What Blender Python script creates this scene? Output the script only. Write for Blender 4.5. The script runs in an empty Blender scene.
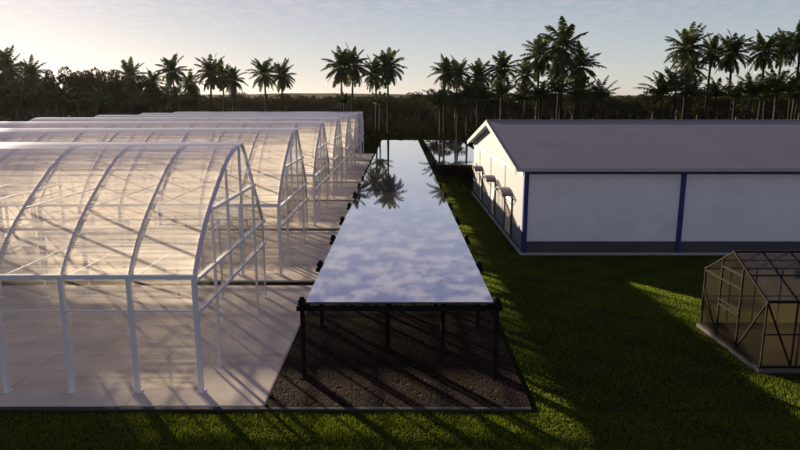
import bpy, math, random
import numpy as np
from mathutils import Vector, Matrix

# ------------------------------------------------------------------ camera, sky, sun, exposure
SC = bpy.context.scene
COL = SC.collection
R = math.radians
H = 6.5
F_PX = 620.0
PITCH = math.atan(123 / F_PX)
SUN_AZ = R(37.3)      # left of straight ahead (+Y)
SUN_EL = R(10.6)

cam_d = bpy.data.cameras.new('camera')
cam = bpy.data.objects.new('camera', cam_d)
COL.objects.link(cam)
cam.location = (0, 0, H)
cam.rotation_euler = (R(90) - PITCH, 0, 0)
cam_d.sensor_width = 36
cam_d.lens = 36 * F_PX / 800
cam_d.clip_start = 0.1
cam_d.clip_end = 20000
SC.camera = cam

sun_d = bpy.data.lights.new('sun', 'SUN')
sun_d.energy = 5.0
sun_d.angle = R(0.55)
sun_d.color = (1.0, 0.83, 0.60)
sun = bpy.data.objects.new('sun', sun_d)
COL.objects.link(sun)
to_sun = Vector((-math.sin(SUN_AZ) * math.cos(SUN_EL), math.cos(SUN_AZ) * math.cos(SUN_EL), math.sin(SUN_EL)))
sun.rotation_euler = to_sun.to_track_quat('Z', 'Y').to_euler()

world = bpy.data.worlds.new('World')
SC.world = world
world.use_nodes = True
nt = world.node_tree
nt.nodes.clear()


def N(t, typ, **kw):
    n = t.nodes.new(typ)
    for k, v in kw.items():
        setattr(n, k, v)
    return n


def M_(t, op, a, b=None, c=None, clamp=False):
    n = t.nodes.new('ShaderNodeMath')
    n.operation = op
    n.use_clamp = clamp
    for i, v in enumerate((a, b, c)):
        if v is None:
            continue
        if isinstance(v, (int, float)):
            n.inputs[i].default_value = v
        else:
            t.links.new(v, n.inputs[i])
    return n.outputs[0]


def MIX(t, fac, a, b, blend='MIX'):
    n = t.nodes.new('ShaderNodeMix')
    n.data_type = 'RGBA'
    n.blend_type = blend
    n.clamp_factor = True
    for s, v in ((n.inputs[0], fac), (n.inputs[6], a), (n.inputs[7], b)):
        if isinstance(v, (int, float)):
            s.default_value = v
        elif isinstance(v, (tuple, list)):
            s.default_value = (v[0], v[1], v[2], 1)
        else:
            t.links.new(v, s)
    return n.outputs[2]


def RAMP(t, fac, stops, interp='EASE'):
    n = t.nodes.new('ShaderNodeValToRGB')
    n.color_ramp.interpolation = interp
    els = n.color_ramp.elements
    while len(els) < len(stops):
        els.new(0.5)
    for e, (p, c) in zip(els, stops):
        e.position = p
        e.color = (c, c, c, 1) if isinstance(c, (int, float)) else (*c, 1)
    t.links.new(fac, n.inputs[0])
    return n.outputs[0]


SKY_STRENGTH = 0.0515
SKY_GAMMA = 0.30
SKY_GAIN = 3.05
sky = N(nt, 'ShaderNodeTexSky', sky_type='NISHITA', sun_disc=False)
sky.sun_elevation = SUN_EL
sky.sun_rotation = -SUN_AZ
sky.air_density = 1.0
sky.dust_density = 0.7
sky.ozone_density = 1.5
tc = N(nt, 'ShaderNodeTexCoord')
sep = N(nt, 'ShaderNodeSeparateXYZ')
nt.links.new(tc.outputs['Generated'], sep.inputs[0])
zz = M_(nt, 'MAXIMUM', sep.outputs[2], 0.0)
# cloud coordinates: a flat layer seen in perspective
den = M_(nt, 'ADD', zz, 0.10)
cx = M_(nt, 'DIVIDE', sep.outputs[0], den)
cy = M_(nt, 'DIVIDE', sep.outputs[1], den)
cmb = N(nt, 'ShaderNodeCombineXYZ')
nt.links.new(cx, cmb.inputs[0])
nt.links.new(cy, cmb.inputs[1])
n1 = N(nt, 'ShaderNodeTexNoise')
n1.inputs['Scale'].default_value = 8.5
n1.inputs['Detail'].default_value = 7
n1.inputs['Roughness'].default_value = 0.66
nt.links.new(cmb.outputs[0], n1.inputs['Vector'])
cl = RAMP(nt, n1.outputs[0], [(0.42, 0.0), (0.62, 1.0)])
hi = RAMP(nt, zz, [(0.0, 0.12), (0.10, 0.25), (0.17, 0.5), (0.25, 1.0), (0.5, 0.8), (0.9, 0.35)])
clf = M_(nt, 'MULTIPLY', cl, hi)
clf = M_(nt, 'MULTIPLY', clf, 0.62)
bw0 = N(nt, 'ShaderNodeRGBToBW')
nt.links.new(sky.outputs[0], bw0.inputs[0])
# compresses the clear sky's brightness range and pales its colour
lumk = M_(nt, 'MULTIPLY', M_(nt, 'POWER', M_(nt, 'MAXIMUM', bw0.outputs[0], 0.01), SKY_GAMMA - 1.0), SKY_GAIN)
sk1 = MIX(nt, 1.0, sky.outputs[0], lumk, 'MULTIPLY')
bw = N(nt, 'ShaderNodeRGBToBW')
nt.links.new(sk1, bw.inputs[0])
pale = MIX(nt, 1.0, (0.90, 0.965, 1.11), bw.outputs[0], 'MULTIPLY')
sk2 = MIX(nt, 0.60, sk1, pale)
ccol = MIX(nt, 1.0, (1.12, 1.03, 1.03), bw.outputs[0], 'MULTIPLY')
skyd = MIX(nt, RAMP(nt, zz, [(0.03, 0.0), (0.36, 1.0)], 'LINEAR'), sk2, MIX(nt, 1.0, sk2, (0.30, 0.275, 0.44), 'MULTIPLY'))
skyc = MIX(nt, clf, skyd, ccol)
bg = N(nt, 'ShaderNodeBackground')
bg.inputs[1].default_value = SKY_STRENGTH
nt.links.new(skyc, bg.inputs[0])
wo = N(nt, 'ShaderNodeOutputWorld')
nt.links.new(bg.outputs[0], wo.inputs[0])

SC.view_settings.view_transform = 'Standard'
SC.view_settings.look = 'None'
SC.view_settings.exposure = 1.35
SC.view_settings.gamma = 1.0
SC.view_settings.use_curve_mapping = False
SC.render.engine = 'CYCLES'
SC.cycles.use_denoising = True
SC.cycles.max_bounces = 10
SC.cycles.diffuse_bounces = 3
SC.cycles.glossy_bounces = 4
SC.cycles.transmission_bounces = 6
SC.cycles.transparent_max_bounces = 48
SC.cycles.sample_clamp_indirect = 6
SC.cycles.caustics_reflective = False
SC.cycles.caustics_refractive = False

rnd = random.Random(7)


# ------------------------------------------------------------------ helpers
def pix(x, y, Y):
    """a point at distance Y along the view whose height and side come from the layout survey"""
    u = (x - 400) / F_PX
    v = (225 - y) / F_PX
    dy = math.cos(PITCH) + v * math.sin(PITCH)
    dz = -math.sin(PITCH) + v * math.cos(PITCH)
    t = Y / dy
    return u * t, H + dz * t


def tag(o, label=None, cat=None, group=None, kind=None):
    if label:
        o['label'] = label
    if cat:
        o['category'] = cat
    if group:
        o['group'] = group
    if kind:
        o['kind'] = kind
    return o


def empty(name, loc=(0, 0, 0), rz=0):
    o = bpy.data.objects.new(name, None)
    o.empty_display_size = 0.3
    o.location = loc
    o.rotation_euler = (0, 0, rz)
    COL.objects.link(o)
    return o


def kids(o):
    return [c for c in KID.get(o.name, [])]


KID = {}


def set_parent(o, p):
    o.parent = p
    KID.setdefault(p.name, []).append(o)


def copy_tree(o, parent=None):
    c = o.copy()
    COL.objects.link(c)
    if parent is not None:
        set_parent(c, parent)
    for ch in list(KID.get(o.name, [])):
        copy_tree(ch, c)
    return c


class MB:
    """collects shapes, build() links them as one mesh object"""

    def __init__(s):
        s.v = []
        s.f = []
        s.smooth = False

    def quad(s, a, b, c, d):
        n = len(s.v)
        s.v += [tuple(a), tuple(b), tuple(c), tuple(d)]
        s.f.append((n, n + 1, n + 2, n + 3))

    def poly(s, pts):
        n = len(s.v)
        s.v += [tuple(p) for p in pts]
        s.f.append(tuple(range(n, n + len(pts))))

    def box(s, x0, x1, y0, y1, z0, z1):
        n = len(s.v)
        s.v += [(x0, y0, z0), (x1, y0, z0), (x1, y1, z0), (x0, y1, z0), (x0, y0, z1), (x1, y0, z1), (x1, y1, z1), (x0, y1, z1)]
        for f in ((0, 3, 2, 1), (4, 5, 6, 7), (0, 1, 5, 4), (1, 2, 6, 5), (2, 3, 7, 6), (3, 0, 4, 7)):
            s.f.append(tuple(n + i for i in f))

    def bar(s, a, b, w, h=None, up=(0, 0, 1)):
        """square bar from a to b"""
        h = h or w
        a = Vector(a)
        b = Vector(b)
        d = (b - a).normalized()
        u = Vector(up)
        if abs(d.dot(u)) > 0.95:
            u = Vector((0, 1, 0))
        sx = d.cross(u).normalized()
        sz = sx.cross(d).normalized()
        n = len(s.v)
        for p in (a, b):
            for i, j in ((-1, -1), (1, -1), (1, 1), (-1, 1)):
                s.v.append(tuple(p + sx * (w / 2 * i) + sz * (h / 2 * j)))
        for f in ((0, 1, 2, 3), (7, 6, 5, 4), (0, 4, 5, 1), (1, 5, 6, 2), (2, 6, 7, 3), (3, 7, 4, 0)):
            s.f.append(tuple(n + i for i in f))

    def tube(s, pts, radii, seg=8):
        pts = [Vector(p) for p in pts]
        n0 = len(s.v)
        for i, p in enumerate(pts):
            d = (pts[min(i + 1, len(pts) - 1)] - pts[max(i - 1, 0)]).normalized()
            u = Vector((0, 0, 1)) if abs(d.z) < 0.95 else Vector((0, 1, 0))
            a = d.cross(u).normalized()
            b = a.cross(d).normalized()
            for k in range(seg):
                t = 2 * math.pi * k / seg
                s.v.append(tuple(p + (a * math.cos(t) + b * math.sin(t)) * radii[i]))
        for i in range(len(pts) - 1):
            for k in range(seg):
                k2 = (k + 1) % seg
                s.f.append((n0 + i * seg + k, n0 + i * seg + k2, n0 + (i + 1) * seg + k2, n0 + (i + 1) * seg + k))
        s.f.append(tuple(n0 + k for k in range(seg))[::-1])
        s.f.append(tuple(n0 + (len(pts) - 1) * seg + k for k in range(seg)))

    def build(s, name, mat, parent=None, smooth=False, bevel=0):
        me = bpy.data.meshes.new(name)
        me.from_pydata(s.v, [], s.f)
        me.materials.append(mat)
        if smooth:
            me.polygons.foreach_set('use_smooth', [True] * len(me.polygons))
        me.update()
        o = bpy.data.objects.new(name, me)
        COL.objects.link(o)
        if bevel:
            m = o.modifiers.new('bevel', 'BEVEL')
            m.width = bevel
            m.segments = 1
        if parent is not None:
            set_parent(o, parent)
        return o


# ------------------------------------------------------------------ materials
def mat(name):
    m = bpy.data.materials.new(name)
    m.use_nodes = True
    m.node_tree.nodes.clear()
    return m, m.node_tree


def pbr(name, col, rough=0.5, metal=0.0, var=0.12, scale=3.0, bump=0.0, bscale=60.0, spec=0.5, stretch=(1, 1, 1), dirt=None, joints=False, ribs=0):
    m, t = mat(name)
    tcn = N(t, 'ShaderNodeTexCoord')
    mp = N(t, 'ShaderNodeMapping')
    mp.inputs['Scale'].default_value = stretch
    t.links.new(tcn.outputs['Object'], mp.inputs[0])
    no = N(t, 'ShaderNodeTexNoise')
    no.inputs['Scale'].default_value = scale
    no.inputs['Detail'].default_value = 6
    no.inputs['Roughness'].default_value = 0.6
    t.links.new(mp.outputs[0], no.inputs['Vector'])
    r = RAMP(t, no.outputs[0], [(0.3, 1 - var), (0.7, 1 + var)], 'LINEAR')
    c = MIX(t, 1.0, col, r, 'MULTIPLY')
    if dirt:
        n2 = N(t, 'ShaderNodeTexNoise')
        n2.inputs['Scale'].default_value = dirt[2]
        n2.inputs['Detail'].default_value = 8
        n2.inputs['Roughness'].default_value = 0.7
        t.links.new(tcn.outputs['Object'], n2.inputs['Vector'])
        df = RAMP(t, n2.outputs[0], [(0.48, 0.0), (0.72, dirt[1])])
        c = MIX(t, df, c, dirt[0])
    p = N(t, 'ShaderNodeBsdfPrincipled')
    t.links.new(c, p.inputs['Base Color'])
    p.inputs['Roughness'].default_value = rough
    p.inputs['Metallic'].default_value = metal
    p.inputs['Specular IOR Level'].default_value = spec
    if joints:
        bk_ = N(t, 'ShaderNodeTexBrick')
        bk_.offset = 0.0
        bk_.inputs['Scale'].default_value = 1.0
        bk_.inputs['Mortar Size'].default_value = 0.012
        bk_.inputs['Mortar Smooth'].default_value = 0.2
        bk_.inputs['Brick Width'].default_value = 3.0
        bk_.inputs['Row Height'].default_value = 3.05
        t.links.new(tcn.outputs['Object'], bk_.inputs['Vector'])
        jf = M_(t, 'MULTIPLY', bk_.outputs['Fac'], 0.6)
        c = MIX(t, jf, c, (0.12, 0.10, 0.09))
        t.links.new(c, p.inputs['Base Color'])
    if ribs:
        wv_ = N(t, 'ShaderNodeTexWave', bands_direction='X')
        wv_.inputs['Scale'].default_value = ribs
        t.links.new(tcn.outputs['Object'], wv_.inputs['Vector'])
        b_ = N(t, 'ShaderNodeBump')
        b_.inputs['Strength'].default_value = 0.08
        b_.inputs['Distance'].default_value = 0.02
        t.links.new(wv_.outputs[0], b_.inputs['Height'])
        t.links.new(b_.outputs[0], p.inputs['Normal'])
    if bump:
        nb = N(t, 'ShaderNodeTexNoise')
        nb.inputs['Scale'].default_value = bscale
        nb.inputs['Detail'].default_value = 4
        t.links.new(tcn.outputs['Object'], nb.inputs['Vector'])
        b = N(t, 'ShaderNodeBump')
        b.inputs['Strength'].default_value = bump
        b.inputs['Distance'].default_value = 0.02
        t.links.new(nb.outputs[0], b.inputs['Height'])
        t.links.new(b.outputs[0], p.inputs['Normal'])
    out = N(t, 'ShaderNodeOutputMaterial')
    t.links.new(p.outputs[0], out.inputs[0])
    return m


def sheet(name, tint, clear, veil, veil_var, rough=0.12, f0=0.04, fpow=5.0, streak=True, graze=0.3, veil_col=(0.75, 0.70, 0.70)):
    """thin see-through sheet: straight transmission, Fresnel gloss, a milky share"""
    m, t = mat(name)
    lw = N(t, 'ShaderNodeLayerWeight')
    lw.inputs[0].default_value = 0.5
    f = M_(t, 'POWER', lw.outputs['Facing'], fpow)
    f = M_(t, 'MULTIPLY_ADD', f, 1 - f0, f0)
    tr = N(t, 'ShaderNodeBsdfTransparent')
    tr.inputs[0].default_value = (*tint, 1)
    gl = N(t, 'ShaderNodeBsdfGlossy')
    gl.inputs['Roughness'].default_value = rough
    gl.inputs['Color'].default_value = (0.95, 0.95, 0.97, 1)
    df = N(t, 'ShaderNodeBsdfDiffuse')
    df.inputs[0].default_value = (*veil_col, 1)
    tl = N(t, 'ShaderNodeBsdfTranslucent')
    tl.inputs[0].default_value = (*veil_col, 1)
    mk = N(t, 'ShaderNodeMixShader')
    mk.inputs[0].default_value = 0.82
    t.links.new(df.outputs[0], mk.inputs[1])
    t.links.new(tl.outputs[0], mk.inputs[2])
    tcn = N(t, 'ShaderNodeTexCoord')
    mp = N(t, 'ShaderNodeMapping')
    mp.inputs['Scale'].default_value = (0.15, 4.0, 4.0) if streak else (1, 1, 1)
    t.links.new(tcn.outputs['Object'], mp.inputs[0])
    no = N(t, 'ShaderNodeTexNoise')
    no.inputs['Scale'].default_value = 2.0
    no.inputs['Detail'].default_value = 6
    no.inputs['Roughness'].default_value = 0.65
    t.links.new(mp.outputs[0], no.inputs['Vector'])
    vf = RAMP(t, no.outputs[0], [(0.35, max(veil - veil_var, 0)), (0.68, veil + veil_var)], 'LINEAR')
    # more milky at grazing sight lines, standing in for sky sheen on the roof
    g = M_(t, 'POWER', lw.outputs['Facing'], 3.0)
    vf = M_(t, 'MULTIPLY_ADD', g, veil * graze, vf, clamp=True)
    m1 = N(t, 'ShaderNodeMixShader')
    t.links.new(vf, m1.inputs[0])
    t.links.new(tr.outputs[0], m1.inputs[1])
    t.links.new(mk.outputs[0], m1.inputs[2])
    m2 = N(t, 'ShaderNodeMixShader')
    t.links.new(f, m2.inputs[0])
    t.links.new(m1.outputs[0], m2.inputs[1])
    t.links.new(gl.outputs[0], m2.inputs[2])
    if streak:
        bn = N(t, 'ShaderNodeTexNoise')
        bn.inputs['Scale'].default_value = 5.0
        bn.inputs['Detail'].default_value = 3
        t.links.new(mp.outputs[0], bn.inputs['Vector'])
        b = N(t, 'ShaderNodeBump')
        b.inputs['Strength'].default_value = 0.25
        b.inputs['Distance'].default_value = 0.02
        t.links.new(bn.outputs[0], b.inputs['Height'])
        t.links.new(b.outputs[0], gl.inputs['Normal'])
    out = N(t, 'ShaderNodeOutputMaterial')
    t.links.new(m2.outputs[0], out.inputs[0])
    return m


def foliage(name, col, trans=0.35, var=0.5, rough=0.45, spec=0.3):
    m, t = mat(name)
    ge = N(t, 'ShaderNodeNewGeometry')
    v = RAMP(t, ge.outputs['Random Per Island'], [(0.0, 1 - var), (1.0, 1 + var)], 'LINEAR')
    c = MIX(t, 1.0, col, v, 'MULTIPLY')
    p = N(t, 'ShaderNodeBsdfPrincipled')
    t.links.new(c, p.inputs['Base Color'])
    p.inputs['Roughness'].default_value = rough
    p.inputs['Specular IOR Level'].default_value = spec
    tl = N(t, 'ShaderNodeBsdfTranslucent')
    c2 = MIX(t, 1.0, c, (1.25, 1.25, 0.6), 'MULTIPLY')
    t.links.new(c2, tl.inputs[0])
    mx = N(t, 'ShaderNodeMixShader')
    mx.inputs[0].default_value = trans
    t.links.new(p.outputs[0], mx.inputs[1])
    t.links.new(tl.outputs[0], mx.inputs[2])
    out = N(t, 'ShaderNodeOutputMaterial')
    t.links.new(mx.outputs[0], out.inputs[0])
    return m


def grass_mat():
    m, t = mat('lawn')
    tcn = N(t, 'ShaderNodeTexCoord')
    a = N(t, 'ShaderNodeTexNoise')
    a.inputs['Scale'].default_value = 0.35
    a.inputs['Detail'].default_value = 8
    a.inputs['Roughness'].default_value = 0.65
    t.links.new(tcn.outputs['Object'], a.inputs['Vector'])
    b = N(t, 'ShaderNodeTexNoise')
    b.inputs['Scale'].default_value = 28
    b.inputs['Detail'].default_value = 5
    t.links.new(tcn.outputs['Object'], b.inputs['Vector'])
    c = MIX(t, RAMP(t, a.outputs[0], [(0.35, 0.0), (0.65, 1.0)]), (0.010, 0.015, 0.004), (0.016, 0.024, 0.006))
    c = MIX(t, RAMP(t, b.outputs[0], [(0.35, 0.0), (0.7, 0.7)]), c, (0.018, 0.020, 0.006))
    p = N(t, 'ShaderNodeBsdfPrincipled')
    t.links.new(c, p.inputs['Base Color'])
    p.inputs['Roughness'].default_value = 0.95
    p.inputs['Specular IOR Level'].default_value = 0.05
    bp = N(t, 'ShaderNodeBump')
    bp.inputs['Strength'].default_value = 0.8
    bp.inputs['Distance'].default_value = 0.05
    t.links.new(b.outputs[0], bp.inputs['Height'])
    t.links.new(bp.outputs[0], p.inputs['Normal'])
    out = N(t, 'ShaderNodeOutputMaterial')
    t.links.new(p.outputs[0], out.inputs[0])
    return m


def cobble_mat():
    m, t = mat('cobble_bed')
    tcn = N(t, 'ShaderNodeTexCoord')
    vo = N(t, 'ShaderNodeTexVoronoi', feature='DISTANCE_TO_EDGE')
    vo.inputs['Scale'].default_value = 7.5
    t.links.new(tcn.outputs['Object'], vo.inputs['Vector'])
    vc = N(t, 'ShaderNodeTexVoronoi')
    vc.inputs['Scale'].default_value = 7.5
    t.links.new(tcn.outputs['Object'], vc.inputs['Vector'])
    edge = RAMP(t, vo.outputs['Distance'], [(0.0, 0.0), (0.14, 1.0)])
    bwn = N(t, 'ShaderNodeRGBToBW')
    t.links.new(vc.outputs['Color'], bwn.inputs[0])
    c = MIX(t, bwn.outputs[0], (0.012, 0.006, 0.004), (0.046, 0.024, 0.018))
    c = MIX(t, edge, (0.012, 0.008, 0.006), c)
    p = N(t, 'ShaderNodeBsdfPrincipled')
    t.links.new(c, p.inputs['Base Color'])
    p.inputs['Roughness'].default_value = 0.9
    p.inputs['Specular IOR Level'].default_value = 0.08
    bp = N(t, 'ShaderNodeBump')
    bp.inputs['Strength'].default_value = 1.0
    bp.inputs['Distance'].default_value = 0.04
    t.links.new(edge, bp.inputs['Height'])
    t.links.new(bp.outputs[0], p.inputs['Normal'])
    out = N(t, 'ShaderNodeOutputMaterial')
    t.links.new(p.outputs[0], out.inputs[0])
    return m


def mirror_mat():
    m, t = mat('mirror_panel')
    tcn = N(t, 'ShaderNodeTexCoord')
    no = N(t, 'ShaderNodeTexNoise')
    no.inputs['Scale'].default_value = 1.1
    no.inputs['Detail'].default_value = 5
    t.links.new(tcn.outputs['Object'], no.inputs['Vector'])
    p = N(t, 'ShaderNodeBsdfPrincipled')
    p.inputs['Base Color'].default_value = (0.70, 0.68, 0.75, 1)
    p.inputs['Metallic'].default_value = 0.92
    r = RAMP(t, no.outputs[0], [(0.3, 0.012), (0.7, 0.035)], 'LINEAR')
    t.links.new(r, p.inputs['Roughness'])
    bp = N(t, 'ShaderNodeBump')
    bp.inputs['Strength'].default_value = 0.03
    bp.inputs['Distance'].default_value = 0.01
    t.links.new(no.outputs[0], bp.inputs['Height'])
    t.links.new(bp.outputs[0], p.inputs['Normal'])
    out = N(t, 'ShaderNodeOutputMaterial')
    t.links.new(p.outputs[0], out.inputs[0])
    return m


MT = {
    'steel': pbr('white_painted_steel', (0.78, 0.78, 0.80), 0.4, 0.0, 0.06, 4),
    'rib': pbr('rib_steel', (0.78, 0.74, 0.78), 0.5, 0, 0.06, 4),
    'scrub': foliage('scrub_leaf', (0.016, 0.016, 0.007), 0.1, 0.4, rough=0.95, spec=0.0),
    'roof_sheet': sheet('roof_sheet', (0.98, 0.97, 0.95), 1, 0.40, 0.34, rough=0.22, fpow=2.8, graze=1.8, veil_col=(0.94, 0.88, 0.82)),
    'front_sheet': sheet('front_sheet', (0.985, 0.97, 0.94), 1, 0.17, 0.14, rough=0.15, veil_col=(0.95, 0.87, 0.76)),
    'clear_roof': sheet('clear_roof', (0.99, 0.98, 0.96), 1, 0.06, 0.04, fpow=5.0, veil_col=(0.90, 0.82, 0.76)),
    'wall_sheet': sheet('wall_sheet', (0.985, 0.98, 0.97), 1, 0.03, 0.02, rough=0.05, streak=False),
    'concrete': pbr('concrete', (0.64, 0.555, 0.465), 0.8, 0, 0.12, 1.2, 0.4, 40, 0.3, dirt=((0.38, 0.31, 0.28), 0.6, 0.9), joints=True),
    'kerb': pbr('kerb_concrete', (0.03, 0.03, 0.025), 0.85, 0, 0.15, 3, 0.3),  # near-black: shade along the slab fronts put into the colour
    'pale_kerb': pbr('pale_concrete', (0.45, 0.43, 0.42), 0.8, 0, 0.12, 3, 0.3),
    'floor_kerb': pbr('floor_kerb', (0.10, 0.09, 0.08), 0.85, 0, 0.12, 3, 0.3),
    'cobble': cobble_mat(),
    'lawn': grass_mat(),
    'black_steel': pbr('black_steel', (0.010, 0.009, 0.009), 0.8, 0, 0.2, 5, spec=0.12),
    'mirror': mirror_mat(),
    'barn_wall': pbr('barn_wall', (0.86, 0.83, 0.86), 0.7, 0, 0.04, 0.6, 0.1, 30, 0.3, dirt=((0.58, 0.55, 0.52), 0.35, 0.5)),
    'barn_gable': pbr('barn_gable', (0.225, 0.24, 0.265), 0.65, 0, 0.03, 0.8, 0.1, 30, 0.3),  # barn white darkened and cooled so full sun does not blow it out
    'barn_roof': pbr('barn_roof_metal', (0.22, 0.20, 0.215), 0.6, 0.1, 0.07, 0.5, 0, 60, 0.5, stretch=(1, 0.15, 1), ribs=1.6, dirt=((0.16, 0.14, 0.14), 0.5, 0.35)),
    'blue': pbr('blue_paint', (0.015, 0.022, 0.16), 0.4, 0, 0.1, 2),
    'plinth': pbr('plinth', (0.060, 0.064, 0.068), 0.7, 0, 0.15, 1.5, 0.2),
    'joint': pbr('grey_joint', (0.10, 0.09, 0.09), 0.6),
    'grey_beam': pbr('grey_beam', (0.42, 0.40, 0.40), 0.5),
    'door': pbr('door_leaf', (0.70, 0.66, 0.58), 0.5, 0, 0.05),
    'awning': pbr('awning_sheet', (0.10, 0.07, 0.11), 0.6, 0, 0.1),
    'awning_frame': pbr('awning_frame', (0.10, 0.045, 0.035), 0.5, 0, 0.1),
    'bark': pbr('palm_bark', (0.022, 0.018, 0.014), 0.9, 0, 0.25, 3, 0.5, 12, 0.2, stretch=(1, 1, 4)),
    'tree_bark': pbr('tree_bark', (0.10, 0.075, 0.05), 0.9, 0, 0.25, 3, 0.5, 12, 0.2),
    'palm_leaf': foliage('palm_leaf', (0.040, 0.055, 0.018), 0.30, 0.35),
    'dry_leaf': foliage('dry_leaf', (0.12, 0.075, 0.03), 0.3, 0.35),
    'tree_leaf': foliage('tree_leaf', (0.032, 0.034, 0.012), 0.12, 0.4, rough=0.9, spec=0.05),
    'blade': foliage('grass_blade', (0.120, 0.160, 0.024), 0.78, 0.5),
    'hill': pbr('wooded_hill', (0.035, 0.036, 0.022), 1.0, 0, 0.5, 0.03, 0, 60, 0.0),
    'frame_dark': pbr('dark_bronze_frame', (0.010, 0.007, 0.005), 0.8, 0, 0.2, 5, spec=0.15),
    'glass_dark': sheet('tinted_glass', (0.50, 0.47, 0.39), 1, 0.26, 0.04, rough=0.04, streak=False, veil_col=(0.135, 0.12, 0.085)),
    'glass_roof': sheet('tinted_roof_glass', (0.50, 0.47, 0.46), 1, 0.10, 0.04, rough=0.10, streak=False, veil_col=(0.30, 0.27, 0.28)),
    'wood_floor': pbr('red_brown_floor', (0.13, 0.10, 0.095), 0.8, 0, 0.2, 2, 0.3, 20, 0.3, stretch=(1, 8, 1)),
}

# ------------------------------------------------------------------ ground, slabs, hills
GZ = -0.08
g = MB()
xs = [-9000, -2000, -400, -100, -40, 0, 40, 100, 400, 2000, 9000]
ys = [-600, -100, -20, 20, 60, 120, 400, 2000, 9000]
nn = len(xs)
g.v = [(x, y, GZ) for y in ys for x in xs]
g.f = [(j * nn + i, j * nn + i + 1, (j + 1) * nn + i + 1, (j + 1) * nn + i) for j in range(len(ys) - 1) for i in range(nn - 1)]
tag(g.build('ground', MT['lawn']), 'dark green mown lawn reaching to the woods', kind='structure')

XG = -4.5
PIT = 9.7
NGH = 7
for k in range(NGH):
    b = MB()
    y0 = 12.4 + PIT * k
    y1 = y0 + PIT - 0.55
    b.box(-28.0, -2.96, y0 + 0.10, y1, GZ, 0.0)
    tag(b.build('pavement', MT['concrete'], bevel=0.02), kind='structure')
b = MB()
b.box(-28.0, 2.86, 12.36, 12.495, GZ, -0.012)  # dark strip standing for the shade at the slabs' front edge
tag(b.build('kerb', MT['kerb'], bevel=0.015), kind='structure')
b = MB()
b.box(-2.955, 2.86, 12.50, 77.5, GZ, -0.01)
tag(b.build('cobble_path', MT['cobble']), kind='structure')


def hills():
    m = MB()
    nx = 160
    for j, (yy, hh) in enumerate(((900, 0), (1300, 12), (1700, 26), (2300, 30), (3200, 8))):
        for i in range(nx):
            x = -4200 + 8400 * i / (nx - 1)
            z = hh * (1 + 0.10 * math.sin(x * 0.0031 + j) + 0.06 * math.sin(x * 0.011 + 2 * j)) + (rnd.uniform(-.8, .8) if hh else 0)
            m.v.append((x, yy, GZ + z))
    for j in range(4):
        for i in range(nx - 1):
            a = j * nx + i
            m.f.append((a, a + 1, a + nx + 1, a + nx))
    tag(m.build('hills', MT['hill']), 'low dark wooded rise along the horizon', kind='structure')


hills()

# ------------------------------------------------------------------ arched greenhouses
Y0 = 0.0   # local: front eave wall plane at y = 0 (world 13.2)
PROFILE = [(0.0, 2.70), (0.28, 3.05), (0.62, 3.42), (1.05, 3.78), (1.55, 4.13), (2.1, 4.47), (2.70, 4.82), (3.25, 5.07), (3.75, 5.22), (4.25, 5.32), (4.70, 5.36),
           (4.95, 5.16), (5.35, 4.66), (5.85, 4.05), (6.45, 3.35), (6.95, 2.74)]
LEN = 22.5
BAYS = 15
BAY = LEN / BAYS
DEPTH = 6.95


def arc_y(y):
    for (a, za), (c, zc) in zip(PROFILE, PROFILE[1:]):
        if a <= y <= c:
            return za + (zc - za) * (y - a) / (c - a)
    return PROFILE[-1][1]


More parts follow.
